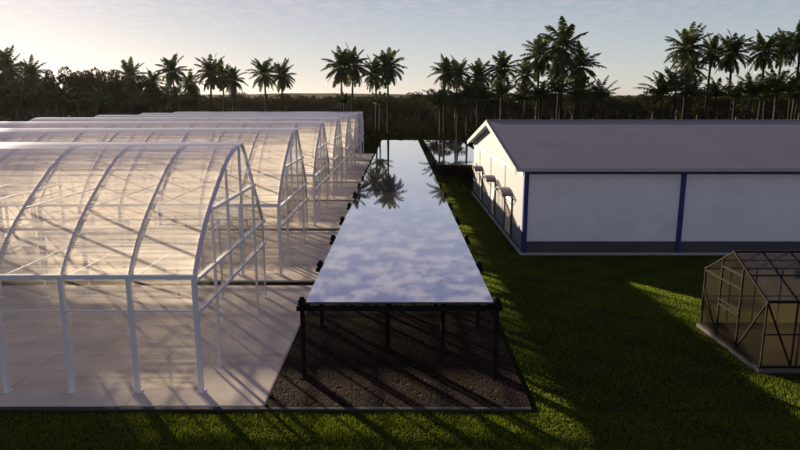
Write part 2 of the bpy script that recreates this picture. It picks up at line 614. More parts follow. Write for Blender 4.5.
def greenhouse():
    root = empty('arched_greenhouse', (XG, 13.2, 0))
    # posts of the long sides
    for y, nm in ((0.0, 'post'), (DEPTH, 'post')):
        for i in range(BAYS + 1):
            x = -BAY * i - (0.05 if i == 0 else 0)
            b = MB()
            pw = 0.05 if y == 0 else 0.025
            b.box(x - pw, x + pw, y - pw, y + pw, 0.0, 2.66)
            b.box(x - 0.09, x + 0.09, y - 0.09, y + 0.09, 0.0, 0.012)
            b.build(nm, MT['steel'], root)
    # arched ribs
    for i in range(BAYS + 1):
        x = -BAY * i - (0.05 if i == 0 else 0)
        w = 0.021 if i else 0.042
        b = MB()
        n0 = 0
        pr = PROFILE if i in (0, BAYS) else [q for q in PROFILE if q[0] <= 4.7]
        off = 0.05
        ring = []
        for j, (y, z) in enumerate(pr):
            a = pr[max(j - 1, 0)]
            c = pr[min(j + 1, len(pr) - 1)]
            d = Vector((c[0] - a[0], c[1] - a[1])).normalized()
            nrm = Vector((d.y, -d.x))
            ww = w if (y <= 4.7 or i == 0) else 0.014
            hh_ = off * 1.2 if (y <= 4.7 or i == 0) else 0.03
            for sx_, so in ((-ww, -0.005), (ww, -0.005), (ww, hh_), (-ww, hh_)):
                b.v.append((x + sx_, y + nrm.x * so, z + nrm.y * so))
        for j in range(len(pr) - 1):
            for k in range(4):
                k2 = (k + 1) % 4
                b.f.append((j * 4 + k, j * 4 + k2, (j + 1) * 4 + k2, (j + 1) * 4 + k))
        b.f.append((0, 1, 2, 3))
        e = (len(pr) - 1) * 4
        b.f.append((e + 3, e + 2, e + 1, e))
        b.build('arched_rib', MT['rib'], root)
    # tie beams across, at the eaves and higher up
    for i in range(BAYS + 1):
        x = -BAY * i - (0.05 if i == 0 else 0)
        b = MB()
        b.bar((x, 0.06, 2.62), (x, DEPTH - 0.06, 2.62), 0.045, 0.05)
        b.build('eave_tie', MT['steel'], root)
        b = MB()
        b.bar((x, 1.42, 4.0), (x, 5.86, 4.0), 0.04, 0.04)
        b.build('upper_tie', MT['steel'], root)
    # long rails
    for y in (0.0, DEPTH):
        b = MB()
        b.box(-LEN - 0.1, 0.02, y - 0.045, y + 0.045, 2.665, 2.765 if y == 0 else 2.71)
        b.build('eave_rail', MT['steel'], root)
        b = MB()
        b.box(-LEN, 0.0, y - 0.018, y + 0.018, 1.905, 1.94 if y == 0 else 1.93)
        b.build('low_rail', MT['steel'], root)
    b = MB()
    b.box(-LEN, 0.0, 4.63, 4.71, 5.27, 5.33)
    b.build('ridge_rail', MT['steel'], root)
    # gable frame at the right hand end, and the same at the left
    for gx in (0.0, -LEN):
        s = 1 if gx == 0 else -1
        for y in (1.39, 2.78, 4.17, 5.56):
            z0 = 0.0 if y in (1.39, 5.56) else 1.93
            b = MB()
            b.box(gx - 0.03, gx + 0.03, y - 0.03, y + 0.03, z0, arc_y(y) - 0.05)
            b.build('gable_post', MT['steel'], root)
        for z, ya, yb in ((1.92, 0.05, DEPTH - 0.05), (2.66, 0.05, DEPTH - 0.05), (4.0, 1.42, 5.86)):
            b = MB()
            b.bar((gx + 0.042 * s, ya, z), (gx + 0.042 * s, yb, z), 0.04, 0.07)
            b.build('gable_rail', MT['steel'], root)
        b = MB()
        pts = [(gx, 0.0, 0.04)] + [(gx, y, z - 0.03) for y, z in PROFILE] + [(gx, DEPTH, 0.04)]
        pts = [(gx, 0.05, 0.04), (gx, 2.75, 0.04), (gx, 2.75, 1.9), (gx, 4.2, 1.9), (gx, 4.2, 0.04), (gx, DEPTH - .05, 0.04)]
        pts = [(gx - 0.012 * s, p[1], p[2]) for p in pts] + [(gx - 0.012 * s, min(max(y, .05), DEPTH - .05), z - 0.04) for y, z in PROFILE[::-1]]
        b.poly(pts)
        b.build('gable_panel', MT['wall_sheet'], root)
    # arched roof skin, rear slope made clear to let sun through, wall sheets
    b = MB()
    SEG = 3
    prof = []
    for (a, za), (c, zc) in zip(PROFILE, PROFILE[1:]):
        for q in range(SEG):
            prof.append((a + (c - a) * q / SEG, za + (zc - za) * q / SEG))
    prof.append(PROFILE[-1])
    kr = prof.index((4.70, 5.36))
    for part_, nm_, mm_ in ((prof[:kr + 1], 'roof_sheet', 'roof_sheet'), (prof[kr:], 'rear_roof_panel', 'clear_roof')):
        b = MB()
        for j, (y, z) in enumerate(part_):
            b.v += [(-LEN - 0.06, y, z + 0.012), (0.03, y, z + 0.012)]
        for j in range(len(part_) - 1):
            b.f.append((2 * j, 2 * j + 1, 2 * j + 3, 2 * j + 2))
        b.build(nm_, MT[mm_], root, smooth=True)
    for y, s in ((0.0, 1), (DEPTH, -1)):
        b = MB()
        b.quad((-LEN, y + 0.052 * s, 0.05), (-0.05, y + 0.052 * s, 0.05), (-0.05, y + 0.052 * s, 2.62), (-LEN, y + 0.052 * s, 2.62))
        b.build('side_panel', MT['front_sheet' if y == 0 else 'wall_sheet'], root)
    return root


ORD = ['nearest', 'second', 'third', 'fourth', 'fifth', 'sixth', 'farthest']
gh0 = greenhouse()
for k in range(NGH):
    o = gh0 if k == 0 else copy_tree(gh0)
    o.location = (XG, 13.2 + PIT * k, 0)
    lab = {0: 'white framed arched greenhouse closest to the lawn, nearest of the seven',
           6: 'white framed arched greenhouse at the back by the trees, farthest of the seven'}.get(
        k, 'white framed arched greenhouse with clear roof, %s from the front of the row' % ORD[k])
    tag(o, lab, 'greenhouse', 'arched greenhouses in a row')


# ------------------------------------------------------------------ mirror topped canopies
def canopy(x0, x1, y0, y1, n, label, centre=True):
    root = empty('panel_canopy', ((x0 + x1) / 2, y0, 0))
    w = (x1 - x0) / 2
    L = y1 - y0
    b = MB()
    b.box(-w, w, 0, L, 1.86, 1.90)
    b.build('roof_panel', MT['mirror'], root)
    for s in (-1, 1):
        b = MB()
        xx = s * (w - 0.04)
        b.box(xx - 0.04, xx + 0.04, 0.01, L - 0.01, 1.78, 1.855)
        b.build('edge_beam', MT['black_steel'], root)
    st = L / n
    for i in range(n + 1):
        y = min(max(i * st, 0.06), L - 0.06)
        b = MB()
        b.box(-w - 0.22, w + 0.22, y - 0.04, y + 0.04, 1.67, 1.775)
        b.build('cross_beam', MT['black_steel'], root)
        for s in (-1, 1):
            b = MB()
            xx = s * (w + 0.085)
            b.box(xx - 0.05, xx + 0.05, y - 0.05, y + 0.05, -0.02, 2.0)
            b.box(xx - 0.085, xx + 0.085, y - 0.085, y + 0.085, 1.80, 1.93)
            b.box(xx - 0.10, xx + 0.10, y - 0.10, y + 0.10, -0.015, 0.01)
            b.build('post', MT['black_steel'], root)
        if centre and i < n:
            b = MB()
            for xi in (-0.32, 1.15):
                b = MB()
                b.box(xi - 0.06, xi + 0.06, y + st / 2 - 0.04, y + st / 2 + 0.04, -0.02, 1.855)
                b.build('inner_post', MT['black_steel'], root)
    tag(root, label, 'canopy', 'mirror topped panel canopies')
    return root


canopy(-2.22, 2.20, 13.9, 77.0, 18, 'long black post canopy with mirror-like flat top beside the greenhouses')
canopy(2.92, 7.3, 46.6, 77.0, 9, 'farther mirror topped canopy behind the white barn, reflecting palms')


# ------------------------------------------------------------------ barn
def barn():
    x0, x1 = 5.35, 33.0
    y0, y1 = 26.5, 45.2
    ym = (y0 + y1) / 2
    ez, rz = 3.74, 5.47
    root = empty('white_barn', (x0, y0, 0))

    def L(x, y, z):
        return (x - x0, y - y0, z)

    def bx(name, m, xa, xb, ya, yb, za, zb, parent=root, bevel=0):
        b = MB()
        b.box(xa - x0, xb - x0, ya - y0, yb - y0, za, zb)
        return b.build(name, m, parent, bevel=bevel)

    bx('footing', MT['pale_kerb'], x0 - 0.10, x1, y0 - 0.12, y1 + 0.1, GZ, 0.0)
    bx('plinth', MT['plinth'], x0 + 0.05, x1 - 0.05, y0 + 0.02, y0 + 0.20, 0.0, 0.50)
    posts = [x0 + 0.09, 12.2, 19.05, 25.9, x1 - 0.09]
    for i in range(4):
        a, c = posts[i] + 0.11, posts[i + 1] - 0.11
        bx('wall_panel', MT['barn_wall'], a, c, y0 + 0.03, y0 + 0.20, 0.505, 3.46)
    for p in posts:
        bx('blue_post', MT['blue'], p - 0.095, p + 0.095, y0 - 0.03, y0 + 0.21, 0.0, 3.50)
    bx('blue_beam', MT['blue'], x0 - 0.005, x1, y0 - 0.035, y0 + 0.215, 3.505, 3.66)
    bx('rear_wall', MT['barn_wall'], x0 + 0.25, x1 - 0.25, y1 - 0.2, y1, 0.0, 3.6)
    # gable walls
    for xg, s in ((x0 + 0.03, 1), (x1 - 0.23, -1)):
        b = MB()
        ya, yb = y0 + 0.22, y1
        prof = [(ya, 0.0), (yb, 0.0), (yb, 3.60), (ym, rz - 0.14), (ya, 3.62)]
        for xx in (xg, xg + 0.2):
            b.v += [L(xx, y, z) for y, z in prof]
        b.f += [(0, 1, 2, 3, 4), (9, 8, 7, 6, 5)]
        for i in range(5):
            j = (i + 1) % 5
            b.f.append((i, i + 5, j + 5, j))
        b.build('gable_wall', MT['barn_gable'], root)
    bx('gable_beam', MT['grey_beam'], x0 - 0.03, x0 + 0.028, y0 + 0.23, y1, 3.36, 3.56)
    bx('base_board', MT['plinth'], x0 - 0.01, x0 + 0.028, y0 + 0.23, y1, 0.0, 0.12)
    for y in (31.55, 36.6, 41.7):
        bx('joint_strip', MT['joint'], x0 + 0.005, x0 + 0.028, y - 0.03, y + 0.03, 0.13, 3.35)
    # doors with small arched awnings
    for ya, yb in ((29.2, 31.2), (34.5, 36.2), (40.0, 41.4)):
        d = bx('door', MT['door'], x0 - 0.005, x0 + 0.028, ya + 0.1, yb - 0.1, 0.13, 2.0)
        fr = MB()
        for yy in (ya, yb - 0.09):
            fr.box(-0.05, 0.028, yy - y0, yy + 0.09 - y0, 0.0, 2.1)
        fr.box(-0.05, 0.028, ya + .09 - y0, yb - .09 - y0, 2.005, 2.1)
        fr.build('door_frame', MT['awning_frame'], d)
        h_ = MB()
        h_.box(-0.07, -0.005, (ya + 0.3) - y0, (ya + 0.34) - y0, 0.95, 1.12)
        h_.build('handle', MT['joint'], d)
        # awning: a shallow barrel sheet on a frame with two brackets
        aw = MB()
        n = 9
        c, hw = (ya + yb) / 2 - y0, (yb - ya) / 2 + 0.12
        for lay in (0.0, 0.05):
            for xx in (-0.52, 0.02):
                for i in range(n):
                    t = -1 + 2 * i / (n - 1)
                    aw.v.append((xx, c + hw * t, 2.16 + 0.17 * (1 - t * t) + lay))
        for i in range(n - 1):
            aw.f.append((i, i + 1, n + i + 1, n + i))
            aw.f.append((2 * n + i, 3 * n + i, 3 * n + i + 1, 2 * n + i + 1))
            aw.f.append((i, 2 * n + i, 2 * n + i + 1, i + 1))
        aw.f.append((0, n, 3 * n, 2 * n))
        aw.f.append((n - 1, 3 * n - 1 - n + n, 4 * n - 1, 2 * n - 1)) if False else None
        a_o = aw.build('awning', MT['awning'], root)
        bk = MB()
        for yy in (c - hw + 0.06, c + hw - 0.06):
            bk.bar((-0.50, yy, 2.14), (0.01, yy, 2.14), 0.035, 0.045)
            bk.bar((-0.48, yy, 2.12), (-0.02, yy, 1.70), 0.03, 0.03)
        bk.bar((-0.50, c - hw + 0.03, 2.145), (-0.50, c + hw - 0.03, 2.145), 0.03, 0.05)
        bk.build('awning_frame', MT['awning_frame'], a_o)
    # roof: two slopes with thickness and overhang
    xa, xb = x0 - 0.42, x1 + 0.4
    ya, yb = y0 - 0.32, y1 + 0.32
    sl = (rz - ez) / (ym - (y0 - 0.32))
    th = 0.09
    for side in (0, 1):
        b = MB()
        ye = ya if side == 0 else yb
        # standing seams as real ribs
        pts = [(ye, ez), (ym, rz)]
        for xx in (xa, xb):
            b.v += [L(xx, pts[0][0], pts[0][1]), L(xx, pts[1][0], pts[1][1]), L(xx, pts[1][0], pts[1][1] - th), L(xx, pts[0][0], pts[0][1] - th)]
        b.f += [(0, 1, 2, 3), (7, 6, 5, 4), (0, 4, 5, 1), (3, 2, 6, 7), (0, 3, 7, 4)]
        b.build('roof', MT['barn_roof'], root)
        so = MB()
        for xx in (xa + 0.01, x0 + 0.02):
            so.v += [L(xx, ye, ez - th - 0.004), L(xx, ym, rz - th - 0.004), L(xx, ym, rz - th - 0.03), L(xx, ye, ez - th - 0.03)]
        so.f += [(0, 1, 2, 3), (7, 6, 5, 4), (0, 4, 5, 1), (3, 2, 6, 7), (0, 3, 7, 4)]
        so.build('soffit', MT['barn_wall'], root)
        rk = MB()
        rk.v += [L(xx, y, z) for xx in (xa - 0.03, xa - 0.003) for y, z in ((ye, ez + 0.01), (ym, rz + 0.01), (ym, rz - 0.26), (ye, ez - 0.26))]
        rk.f += [(0, 1, 2, 3), (7, 6, 5, 4), (0, 4, 5, 1), (3, 2, 6, 7), (0, 3, 7, 4)]
        rk.build('rake_board', MT['barn_gable'], root)
    bx('eave_gutter', MT['grey_beam'], xa, xb, ya - 0.10, ya - 0.004, ez - 0.13, ez - 0.02, bevel=0.02)
    cp = MB()
    cp.box(xa - x0, xb - x0, ym - 0.12 - y0, ym + 0.12 - y0, rz - 0.02, rz + 0.035)
    cp.build('ridge_cap', MT['barn_roof'], root)
    tag(root, 'long white barn with shallow grey roof, blue posts and sunlit gable', 'barn')


barn()


# ------------------------------------------------------------------ small glasshouse
def glasshouse():
    x0, x1 = 8.93, 13.4
    y0, y1 = 14.4, 17.5
    ym = 16.1
    ez, rz = 1.74, 2.58
    root = empty('small_glasshouse', (x0, y0, 0))
    W = x1 - x0
    D = y1 - y0
    m = ym - y0
    b = MB()
    b.box(-0.08, W + 0.08, -0.08, 0.04, GZ, 0.01)
    b.box(-0.08, W + 0.08, D - 0.04, D + 0.08, GZ, 0.03)
    b.box(-0.08, 0.04, 0.041, D - 0.041, GZ, 0.03)
    b.box(W - 0.04, W + 0.08, 0.041, D - 0.041, GZ, 0.03)
    b.build('base_kerb', MT['floor_kerb'], root)
    b = MB()
    b.box(0.042, W - 0.042, 0.042, D - 0.042, GZ, 0.0)
    b.build('floor', MT['wood_floor'], root)
    nb = 6
    st = W / nb
    fw = 0.038
    for i in range(nb + 1):
        for y in (0, D):
            b = MB()
            b.bar((i * st, y, 0.03), (i * st, y, ez), fw)
            b.build('post', MT['frame_dark'], root)
        for y in (0, D):
            b = MB()
            b.bar((i * st, y, ez), (i * st, m, rz), fw)
            b.build('rafter', MT['frame_dark'], root)
    b = MB()
    for y in (0, D):
        b.bar((0, y, 0.055), (W, y, 0.055), 0.05)
        b.bar((-0.02, y, ez), (W, y, ez), 0.06)
    b.bar((-0.02, m, rz), (W, m, rz), 0.06)
    for y, f in ((0, .5), (D, .5)):
        b.bar((0, y + (m - y) * f, ez + (rz - ez) * f), (W, y + (m - y) * f, ez + (rz - ez) * f), 0.035)
    for y in (0, D):
        b.bar((0, y, 0.9), (W, y, 0.9), 0.03)
    b.build('long_rails', MT['frame_dark'], root)
    yA, yB = 1.17, 2.2   # posts of the gable (local)

    def top(y):
        return ez + (rz - ez) * (y / m if y < m else (D - y) / (D - m))
    for gx in (0, W):
        for y in (yA, yB):
            b = MB()
            b.bar((gx, y, 0.03), (gx, y, top(y)), fw)
            b.build('gable_post', MT['frame_dark'], root)
        b = MB()
        b.bar((gx, 0, 0.055), (gx, D, 0.055), 0.05)
        b.bar((gx, 0, ez), (gx, yA, 0.06), 0.035)
        b.bar((gx, D, 1.15), (gx, yB, 0.06), 0.035)
        b.bar((gx, yA, ez - 0.05), (gx, D, ez - 0.05), 0.035)
        b.bar((gx, yA, 2.05), (gx, yB, 2.05), 0.04)
        b.build('gable_brace', MT['frame_dark'], root)
        b = MB()
        b.bar((gx - 0.02, yA, 0.98), (gx - 0.02, yB, 0.98), 0.04)
        b.bar((gx - 0.02, yA, 1.12), (gx - 0.02, yB, 1.12), 0.03)
        b.build('door_rail', MT['frame_dark'], root)
        b = MB()
        b.poly([(gx + 0.01, 0, 0.05), (gx + 0.01, D, 0.05), (gx + 0.01, D, ez), (gx + 0.01, m, rz), (gx + 0.01, 0, ez)])
        b.build('gable_glass', MT['glass_dark'], root)
    for i in (0, nb - 1):
        b = MB()
        s = i * st if i == 0 else W
        e = s + st if i == 0 else s - st
        b.bar((s, 0, ez), (e, 0, 0.06), 0.035)
        b.build('side_brace', MT['frame_dark'], root)
    for y, s in ((0, 1), (D, -1)):
        b = MB()
        b.quad((0, y + 0.008 * s, 0.05), (W, y + 0.008 * s, 0.05), (W, y + 0.008 * s, ez), (0, y + 0.008 * s, ez))
        b.build('side_glass', MT['glass_dark'], root)
        b = MB()
        b.quad((0, y, ez + 0.014), (W, y, ez + 0.014), (W, m, rz + 0.014), (0, m, rz + 0.014))
        b.build('roof_glass', MT['glass_roof'], root)
    tag(root, 'small dark framed glasshouse with pitched roof on the lawn by the barn', 'greenhouse')


glasshouse()


# ------------------------------------------------------------------ palms
def frond(mb, az, el, length, droop, r, pairs=26, lw=0.125, ll=0.82):
    """one feather frond: rachis strip and drooping leaflets"""
    p = Vector((0, 0, 0))
    n = pairs + 4
    step = length / n
    e = el
    ca, sa = math.cos(az), math.sin(az)
    side = Vector((-sa, ca, 0))
    pts = []
    for i in range(n + 1):
        pts.append(p.copy())
        d = Vector((ca * math.cos(e), sa * math.cos(e), math.sin(e)))
        p = p + d * step
        e -= droop / n * (0.5 + 1.3 * i / n)
    for i in range(0, n, 2):
        a, c = pts[i], pts[min(i + 2, n)]
        w = 0.05 * (1 - i / n) + 0.012
        mb.quad(a - side * w, a + side * w, c + side * w * 0.8, c - side * w * 0.8)
    for i in range(3, n + 1):
        t = i / n
        L = ll * (math.sin(math.pi * min(0.12 + t * 0.86, 1.0)) ** 0.6) * r.uniform(0.85, 1.1)
        d = (pts[i] - pts[i - 1]).normalized()
        for s in (-1, 1):
            out = (side * s * 0.85 + d * (0.45 + 0.3 * t) + Vector((0, 0, r.uniform(-0.55, 0.05)))).normalized()
            q = pts[i]
            mid = q + out * L * 0.5
            tip = mid + (out + Vector((0, 0, -0.75))).normalized() * L * 0.5
            wv = d * (lw * 0.5)
            k = len(mb.v)
            mb.v += [tuple(q - wv), tuple(q + wv), tuple(mid + wv * 1.2), tuple(mid - wv * 1.2), tuple(tip)]
            mb.f += [(k, k + 1, k + 2, k + 3), (k + 3, k + 2, k + 4)]


def crown_mesh(seed, nf=24, length=3.4, low=-62, high=86):
    r = random.Random(seed)
    mb = MB()
    for i in range(nf):
        t = (i + 0.5) / nf
        az = i * 2.39996 + r.uniform(-.25, .25)
        el = R(high + (low - high) * t ** 0.95 + r.uniform(-9, 9))
        frond(mb, az, el, length * r.uniform(0.80, 1.12), R(26 + 22 * math.sin(math.pi * t) + r.uniform(-10, 14)), r)
    me = bpy.data.meshes.new('palm_fronds')
    me.from_pydata(mb.v, [], mb.f)
    me.materials.append(MT['palm_leaf'])
    return me


def dry_mesh(seed):
    r = random.Random(seed)
    mb = MB()
    for i in range(4):
        frond(mb, r.uniform(0, 6.3), R(-50 + r.uniform(-10, 10)), 2.3, R(35), r, pairs=12, ll=0.5)
    me = bpy.data.meshes.new('dry_fronds')
    me.from_pydata(mb.v, [], mb.f)
    me.materials.append(MT['dry_leaf'])
    return me


CROWNS = [crown_mesh(11 + i, nf=30 + 3 * (i % 3), length=3.2 + 0.15 * (i % 3)) for i in range(6)]
YOUNG = [crown_mesh(40 + i, nf=17, length=4.1, low=15, high=86) for i in range(3)]
DRY = [dry_mesh(70 + i) for i in range(3)]


def palm(px, py, Y, rad, label, group, young=False):
    """px,py: crown centre in the survey picture; rad: crown radius in pixels"""
    X, Z = pix(px, py, Y)
    depth = Y * math.cos(PITCH)
    Rm = rad * depth / F_PX
    root = empty('palm_tree', (X, Y, GZ), rnd.uniform(0, 6.28))
    h = Z - GZ
    sc = Rm / 2.6 * rnd.uniform(0.98, 1.10)
    bend = rnd.uniform(-0.5, 0.5) * h / 15
    bend2 = rnd.uniform(-0.4, 0.4) * h / 15
    n = 9
    pts, rr = [], []
    for i in range(n):
        t = i / (n - 1)
        pts.append((bend * (t * t - t), bend2 * math.sin(t * 3.1416), h * t))
        rr.append((0.24 - 0.11 * t + 0.10 * max(0, 0.12 - t) / 0.12) * (0.7 + 0.3 * h / 15))
    b = MB()
    b.tube(pts, rr, 8)
    b.build('trunk', MT['bark'], root, smooth=True)
    me = rnd.choice(YOUNG if young else CROWNS)
    c = bpy.data.objects.new('crown', me)
    COL.objects.link(c)
    set_parent(c, root)
    c.location = (0, 0, h - 0.1)
    c.rotation_euler = (rnd.uniform(-.1, .1), rnd.uniform(-.1, .1), rnd.uniform(0, 6.28))
    c.scale = (sc, sc, sc)
    if not young and rnd.random() < 0.7:
        c2 = bpy.data.objects.new('dry_fronds', rnd.choice(DRY))
        COL.objects.link(c2)
        set_parent(c2, root)
        c2.location = (0, 0, h - 0.25)
        c2.rotation_euler = (0, 0, rnd.uniform(0, 6.28))
        c2.scale = (sc, sc, sc)
    tag(root, label, 'palm tree', group)
    return root


GP_L = 'palms behind the greenhouses'
GP_C = 'palms behind the mirror canopy'
GP_R = 'palms behind the barn'
PALMS = [
    (7, 68, 112, 17, 'palm at the far left edge of the photo, above the greenhouses', GP_L),
    (31, 74, 108, 15, 'palm just right of the one at the left edge, near dark trees', GP_L),
    (130, 76, 115, 14, 'palm with thin crown at the right end of the broadleaf trees', GP_L),
    (152, 82, 118, 12, 'short palm half hidden left of the pointed tall palm', GP_L),
    (172, 71, 108, 15, 'pointed palm rising highest behind the left greenhouses', GP_L),
    (190, 83, 116, 12, 'low palm in the gap right of the pointed palm', GP_L),
    (211, 72, 108, 14, 'left palm of the trio behind the greenhouse roofs', GP_L),
    (222, 75, 113, 13, 'middle palm of the trio behind the greenhouse roofs', GP_L),
    (233, 79, 106, 12, 'right and lowest palm of the trio behind the greenhouse roofs', GP_L),
    (264, 73, 108, 14, 'left palm of the isolated pair left of centre', GP_L),
    (282, 75, 110, 14, 'right palm of the isolated pair left of centre', GP_L),
    (341, 66, 104, 18, 'left palm of the tall pair by the canopy, reflected in it', GP_C),
    (353, 64, 107, 16, 'right palm of the tall pair by the canopy', GP_C),
    (375, 74, 109, 14, 'smaller palm left of the one nearest picture centre', GP_C),
    (388, 67, 103, 16, 'tall palm nearest picture centre, over the canopy end', GP_C),
    (446, 72, 100, 14, 'left palm of the close pair just right of centre', GP_R),
    (458, 72, 103, 14, 'right palm of the close pair just right of centre', GP_R),
    (479, 76, 98, 14, 'low yellowish palm above the barn ridge end', GP_R),
    (502, 68, 96, 17, 'round palm above the left end of the barn ridge', GP_R),
    (526, 74, 100, 13, 'small palm left of the tallest cluster', GP_R),
    (540, 55, 92, 18, 'left palm of the tall cluster over the barn ridge', GP_R),
    (563, 46, 88, 22, 'highest palm of the tall cluster over the barn ridge', GP_R),
    (560, 66, 96, 16, 'palm crown tucked low inside the tall cluster', GP_R),
    (580, 66, 90, 19, 'right palm of the tall cluster with long drooping fronds', GP_R),
    (688, 48, 82, 19, 'big palm left of the right hand row', GP_R),
    (690, 66, 88, 17, 'lower palm crown under the big one in the right hand row', GP_R),
    (712, 52, 86, 15, 'slim palm second from left in the right hand row', GP_R),
    (732, 52, 84, 17, 'palm with open fronds in the middle of the right hand row', GP_R),
    (764, 50, 84, 18, 'palm right of the open frond palm, before the corner group', GP_R),
    (783, 47, 86, 17, 'palm between the last two of the right hand row', GP_R),
    (801, 42, 80, 18, 'palm cut by the right edge of the photo', GP_R),
]
for p in PALMS:
    palm(*p)
GY = 'young palms rising over the barn roof'
for p in [
    (482, 99, 84, 14, 'young palm low behind the barn gable', GY),
    (523, 100, 84, 14, 'young palm low over the barn ridge, left of the upright one', GY),
    (556, 92, 82, 16, 'upright young palm under the tall cluster', GY),
    (600, 98, 84, 14, 'young palm right of the tall cluster', GY),
    (662, 94, 76, 17, 'young palm left of the right hand row', GY),
    (690, 96, 74, 16, 'young palm under the big palm of the right hand row', GY),
    (716, 96, 76, 15, 'young palm under the slim palm of the right hand row', GY),
    (752, 94, 74, 17, 'young palm under the right hand part of the palm row', GY),
    (778, 92, 74, 17, 'young palm second from the right edge over the barn', GY),
    (800, 90, 76, 15, 'young palm at the right edge over the barn', GY),
    (458, 108, 88, 12, 'young palm between canopy end and barn gable', GY),
    (468, 98, 86, 15, 'young palm touching the barn gable tip', GY),
    (502, 95, 88, 16, 'young palm under the round palm over the barn ridge', GY),
    (540, 99, 86, 15, 'young palm left of the upright one over the barn', GY),
    (578, 96, 86, 17, 'young palm right of the upright one over the barn', GY),
    (440, 104, 95, 13, 'young palm left of the close palm pair', GY),
    (676, 90, 80, 17, 'tallest young palm at the left of the right hand row', GY),
    (735, 98, 78, 15, 'young palm under the open frond palm', GY),
    (765, 99, 78, 15, 'low young palm right of the open frond palm', GY),
    (790, 98, 80, 15, 'low young palm near the right corner', GY),
    (60, 100, 98, 13, 'young palm under the spreading broadleaf tree', GP_L),
    (176, 101, 98, 12, 'young palm under the pointed palm', GP_L),
    (344, 103, 98, 10, 'young palm at the foot of the tall pair', GP_C),
    (380, 104, 98, 10, 'young palm at the foot of the central palms', GP_C),
    (100, 104, 96, 13, 'young palm in front of the broadleaf trees', GP_L),
    (140, 104, 98, 12, 'young palm in front of the pointed palm', GP_L),
    (20, 96, 98, 14, 'young palm low at the left behind the greenhouses', GP_L),
]:
    palm(*p, young=True)
# palms standing left of the picture, whose shadows cross the floor and lawn
SIDE = [(-42, 52, 10.5), (-57, 72, 15.5), (-50, 68, 12.5), (-61, 80, 17.5), (-64, 84, 16.5)]
SIDEL = ['nearest of the side grove', 'second of the side grove', 'third of the side grove', 'shortest of the side grove', 'farthest of the side grove', 'thin one of the side grove']
for i, (x, y, h) in enumerate(SIDE):
    px = 400 + F_PX * x / (y * math.cos(PITCH))
    root = palm(100, 100, 100, 17, 'palm left of the greenhouses, ' + SIDEL[i], 'palms left of the greenhouses')
    root.location = (x, y, GZ)
    root.scale = (h / 6.8 * 0 + 1,) * 3
    for c in KID[root.name]:
        if c.name.startswith('trunk'):
            c.scale = (1, 1, h / (pix(100, 100, 100)[1] - GZ))
        else:
            c.location.z = h - 0.1
            c.scale = (1.1, 1.1, 1.1)


# ------------------------------------------------------------------ broadleaf trees
def leaf_crown(seed, n=2600, clumps=16, name='crown'):
    """unit-size crown (radius about 1, centre at 0): leaf faces in clumps"""
    r = np.random.RandomState(seed)
    cc = []
    for i in range(clumps):
        a = r.uniform(0, 2 * np.pi)
        rad = r.uniform(0.15, 0.72)
        z = r.uniform(-0.55, 0.75)
        cc.append((rad * np.cos(a), rad * np.sin(a), z, r.uniform(0.20, 0.42)))
    cc = np.array(cc)
    idx = r.randint(0, clumps, n)
    d = r.normal(size=(n, 3))
    d /= np.linalg.norm(d, axis=1)[:, None]
    rr = r.uniform(0.45, 1.0, n) ** 0.5
    P = cc[idx, :3] + d * (cc[idx, 3] * rr)[:, None] * np.array([1, 1, 0.75])
    a = r.normal(size=(n, 3))
    a /= np.linalg.norm(a, axis=1)[:, None]
    b = np.cross(a, r.normal(size=(n, 3)))
    b /= np.linalg.norm(b, axis=1)[:, None]
    s = r.uniform(0.022, 0.05, n)[:, None]
    V = np.stack([P - a * s * 1.6, P + b * s * 0.8, P + a * s * 1.6, P - b * s * 0.8], 1).reshape(-1, 3)
    me = bpy.data.meshes.new(name)
    me.vertices.add(len(V))
    me.vertices.foreach_set('co', V.ravel())
    me.loops.add(len(V))
    me.loops.foreach_set('vertex_index', np.arange(len(V)))
    me.polygons.add(n)
    me.polygons.foreach_set('loop_start', np.arange(n) * 4)
    me.update()
    me.validate()
    me.materials.append(MT['tree_leaf'])
    return me, cc


TREES = [leaf_crown(100 + i, 3200, 18) for i in range(4)]


def wood_mesh(cc, seed):
    r = random.Random(seed)
    b = MB()
    b.tube([(0, 0, -1.9), (0.02, 0.01, -1.2), (0.0, 0.03, -0.5), (0.03, 0, 0.1)], [0.085, 0.07, 0.055, 0.02], 7)
    for c in cc[:10]:
        z0 = r.uniform(-0.9, -0.3)
        b.tube([(0, 0, z0), (c[0] * 0.5, c[1] * 0.5, z0 + (c[2] - z0) * 0.6), (c[0], c[1], c[2])], [0.035, 0.022, 0.008], 5)
    me = bpy.data.meshes.new('trunk')
    me.from_pydata(b.v, [], b.f)
    me.materials.append(MT['tree_bark'])
    return me


WOODS = [wood_mesh(cc, i) for i, (me, cc) in enumerate(TREES)]


def tree(X, Y, height, rad, label, group):
    root = empty('broadleaf_tree', (X, Y, GZ), rnd.uniform(0, 6.28))
    k = rnd.randrange(4)
    vr = height * 0.36
    cz = height - vr * 1.0
    t = bpy.data.objects.new('trunk', WOODS[k])
    c = bpy.data.objects.new('crown', TREES[k][0])
    for o in (t, c):
        COL.objects.link(o)
        set_parent(o, root)
        o.location = (0, 0, cz)
        o.scale = (rad, rad, vr)
    t.scale = (rad, rad, cz / 1.9)
    tag(root, label, 'tree', group)
    return root


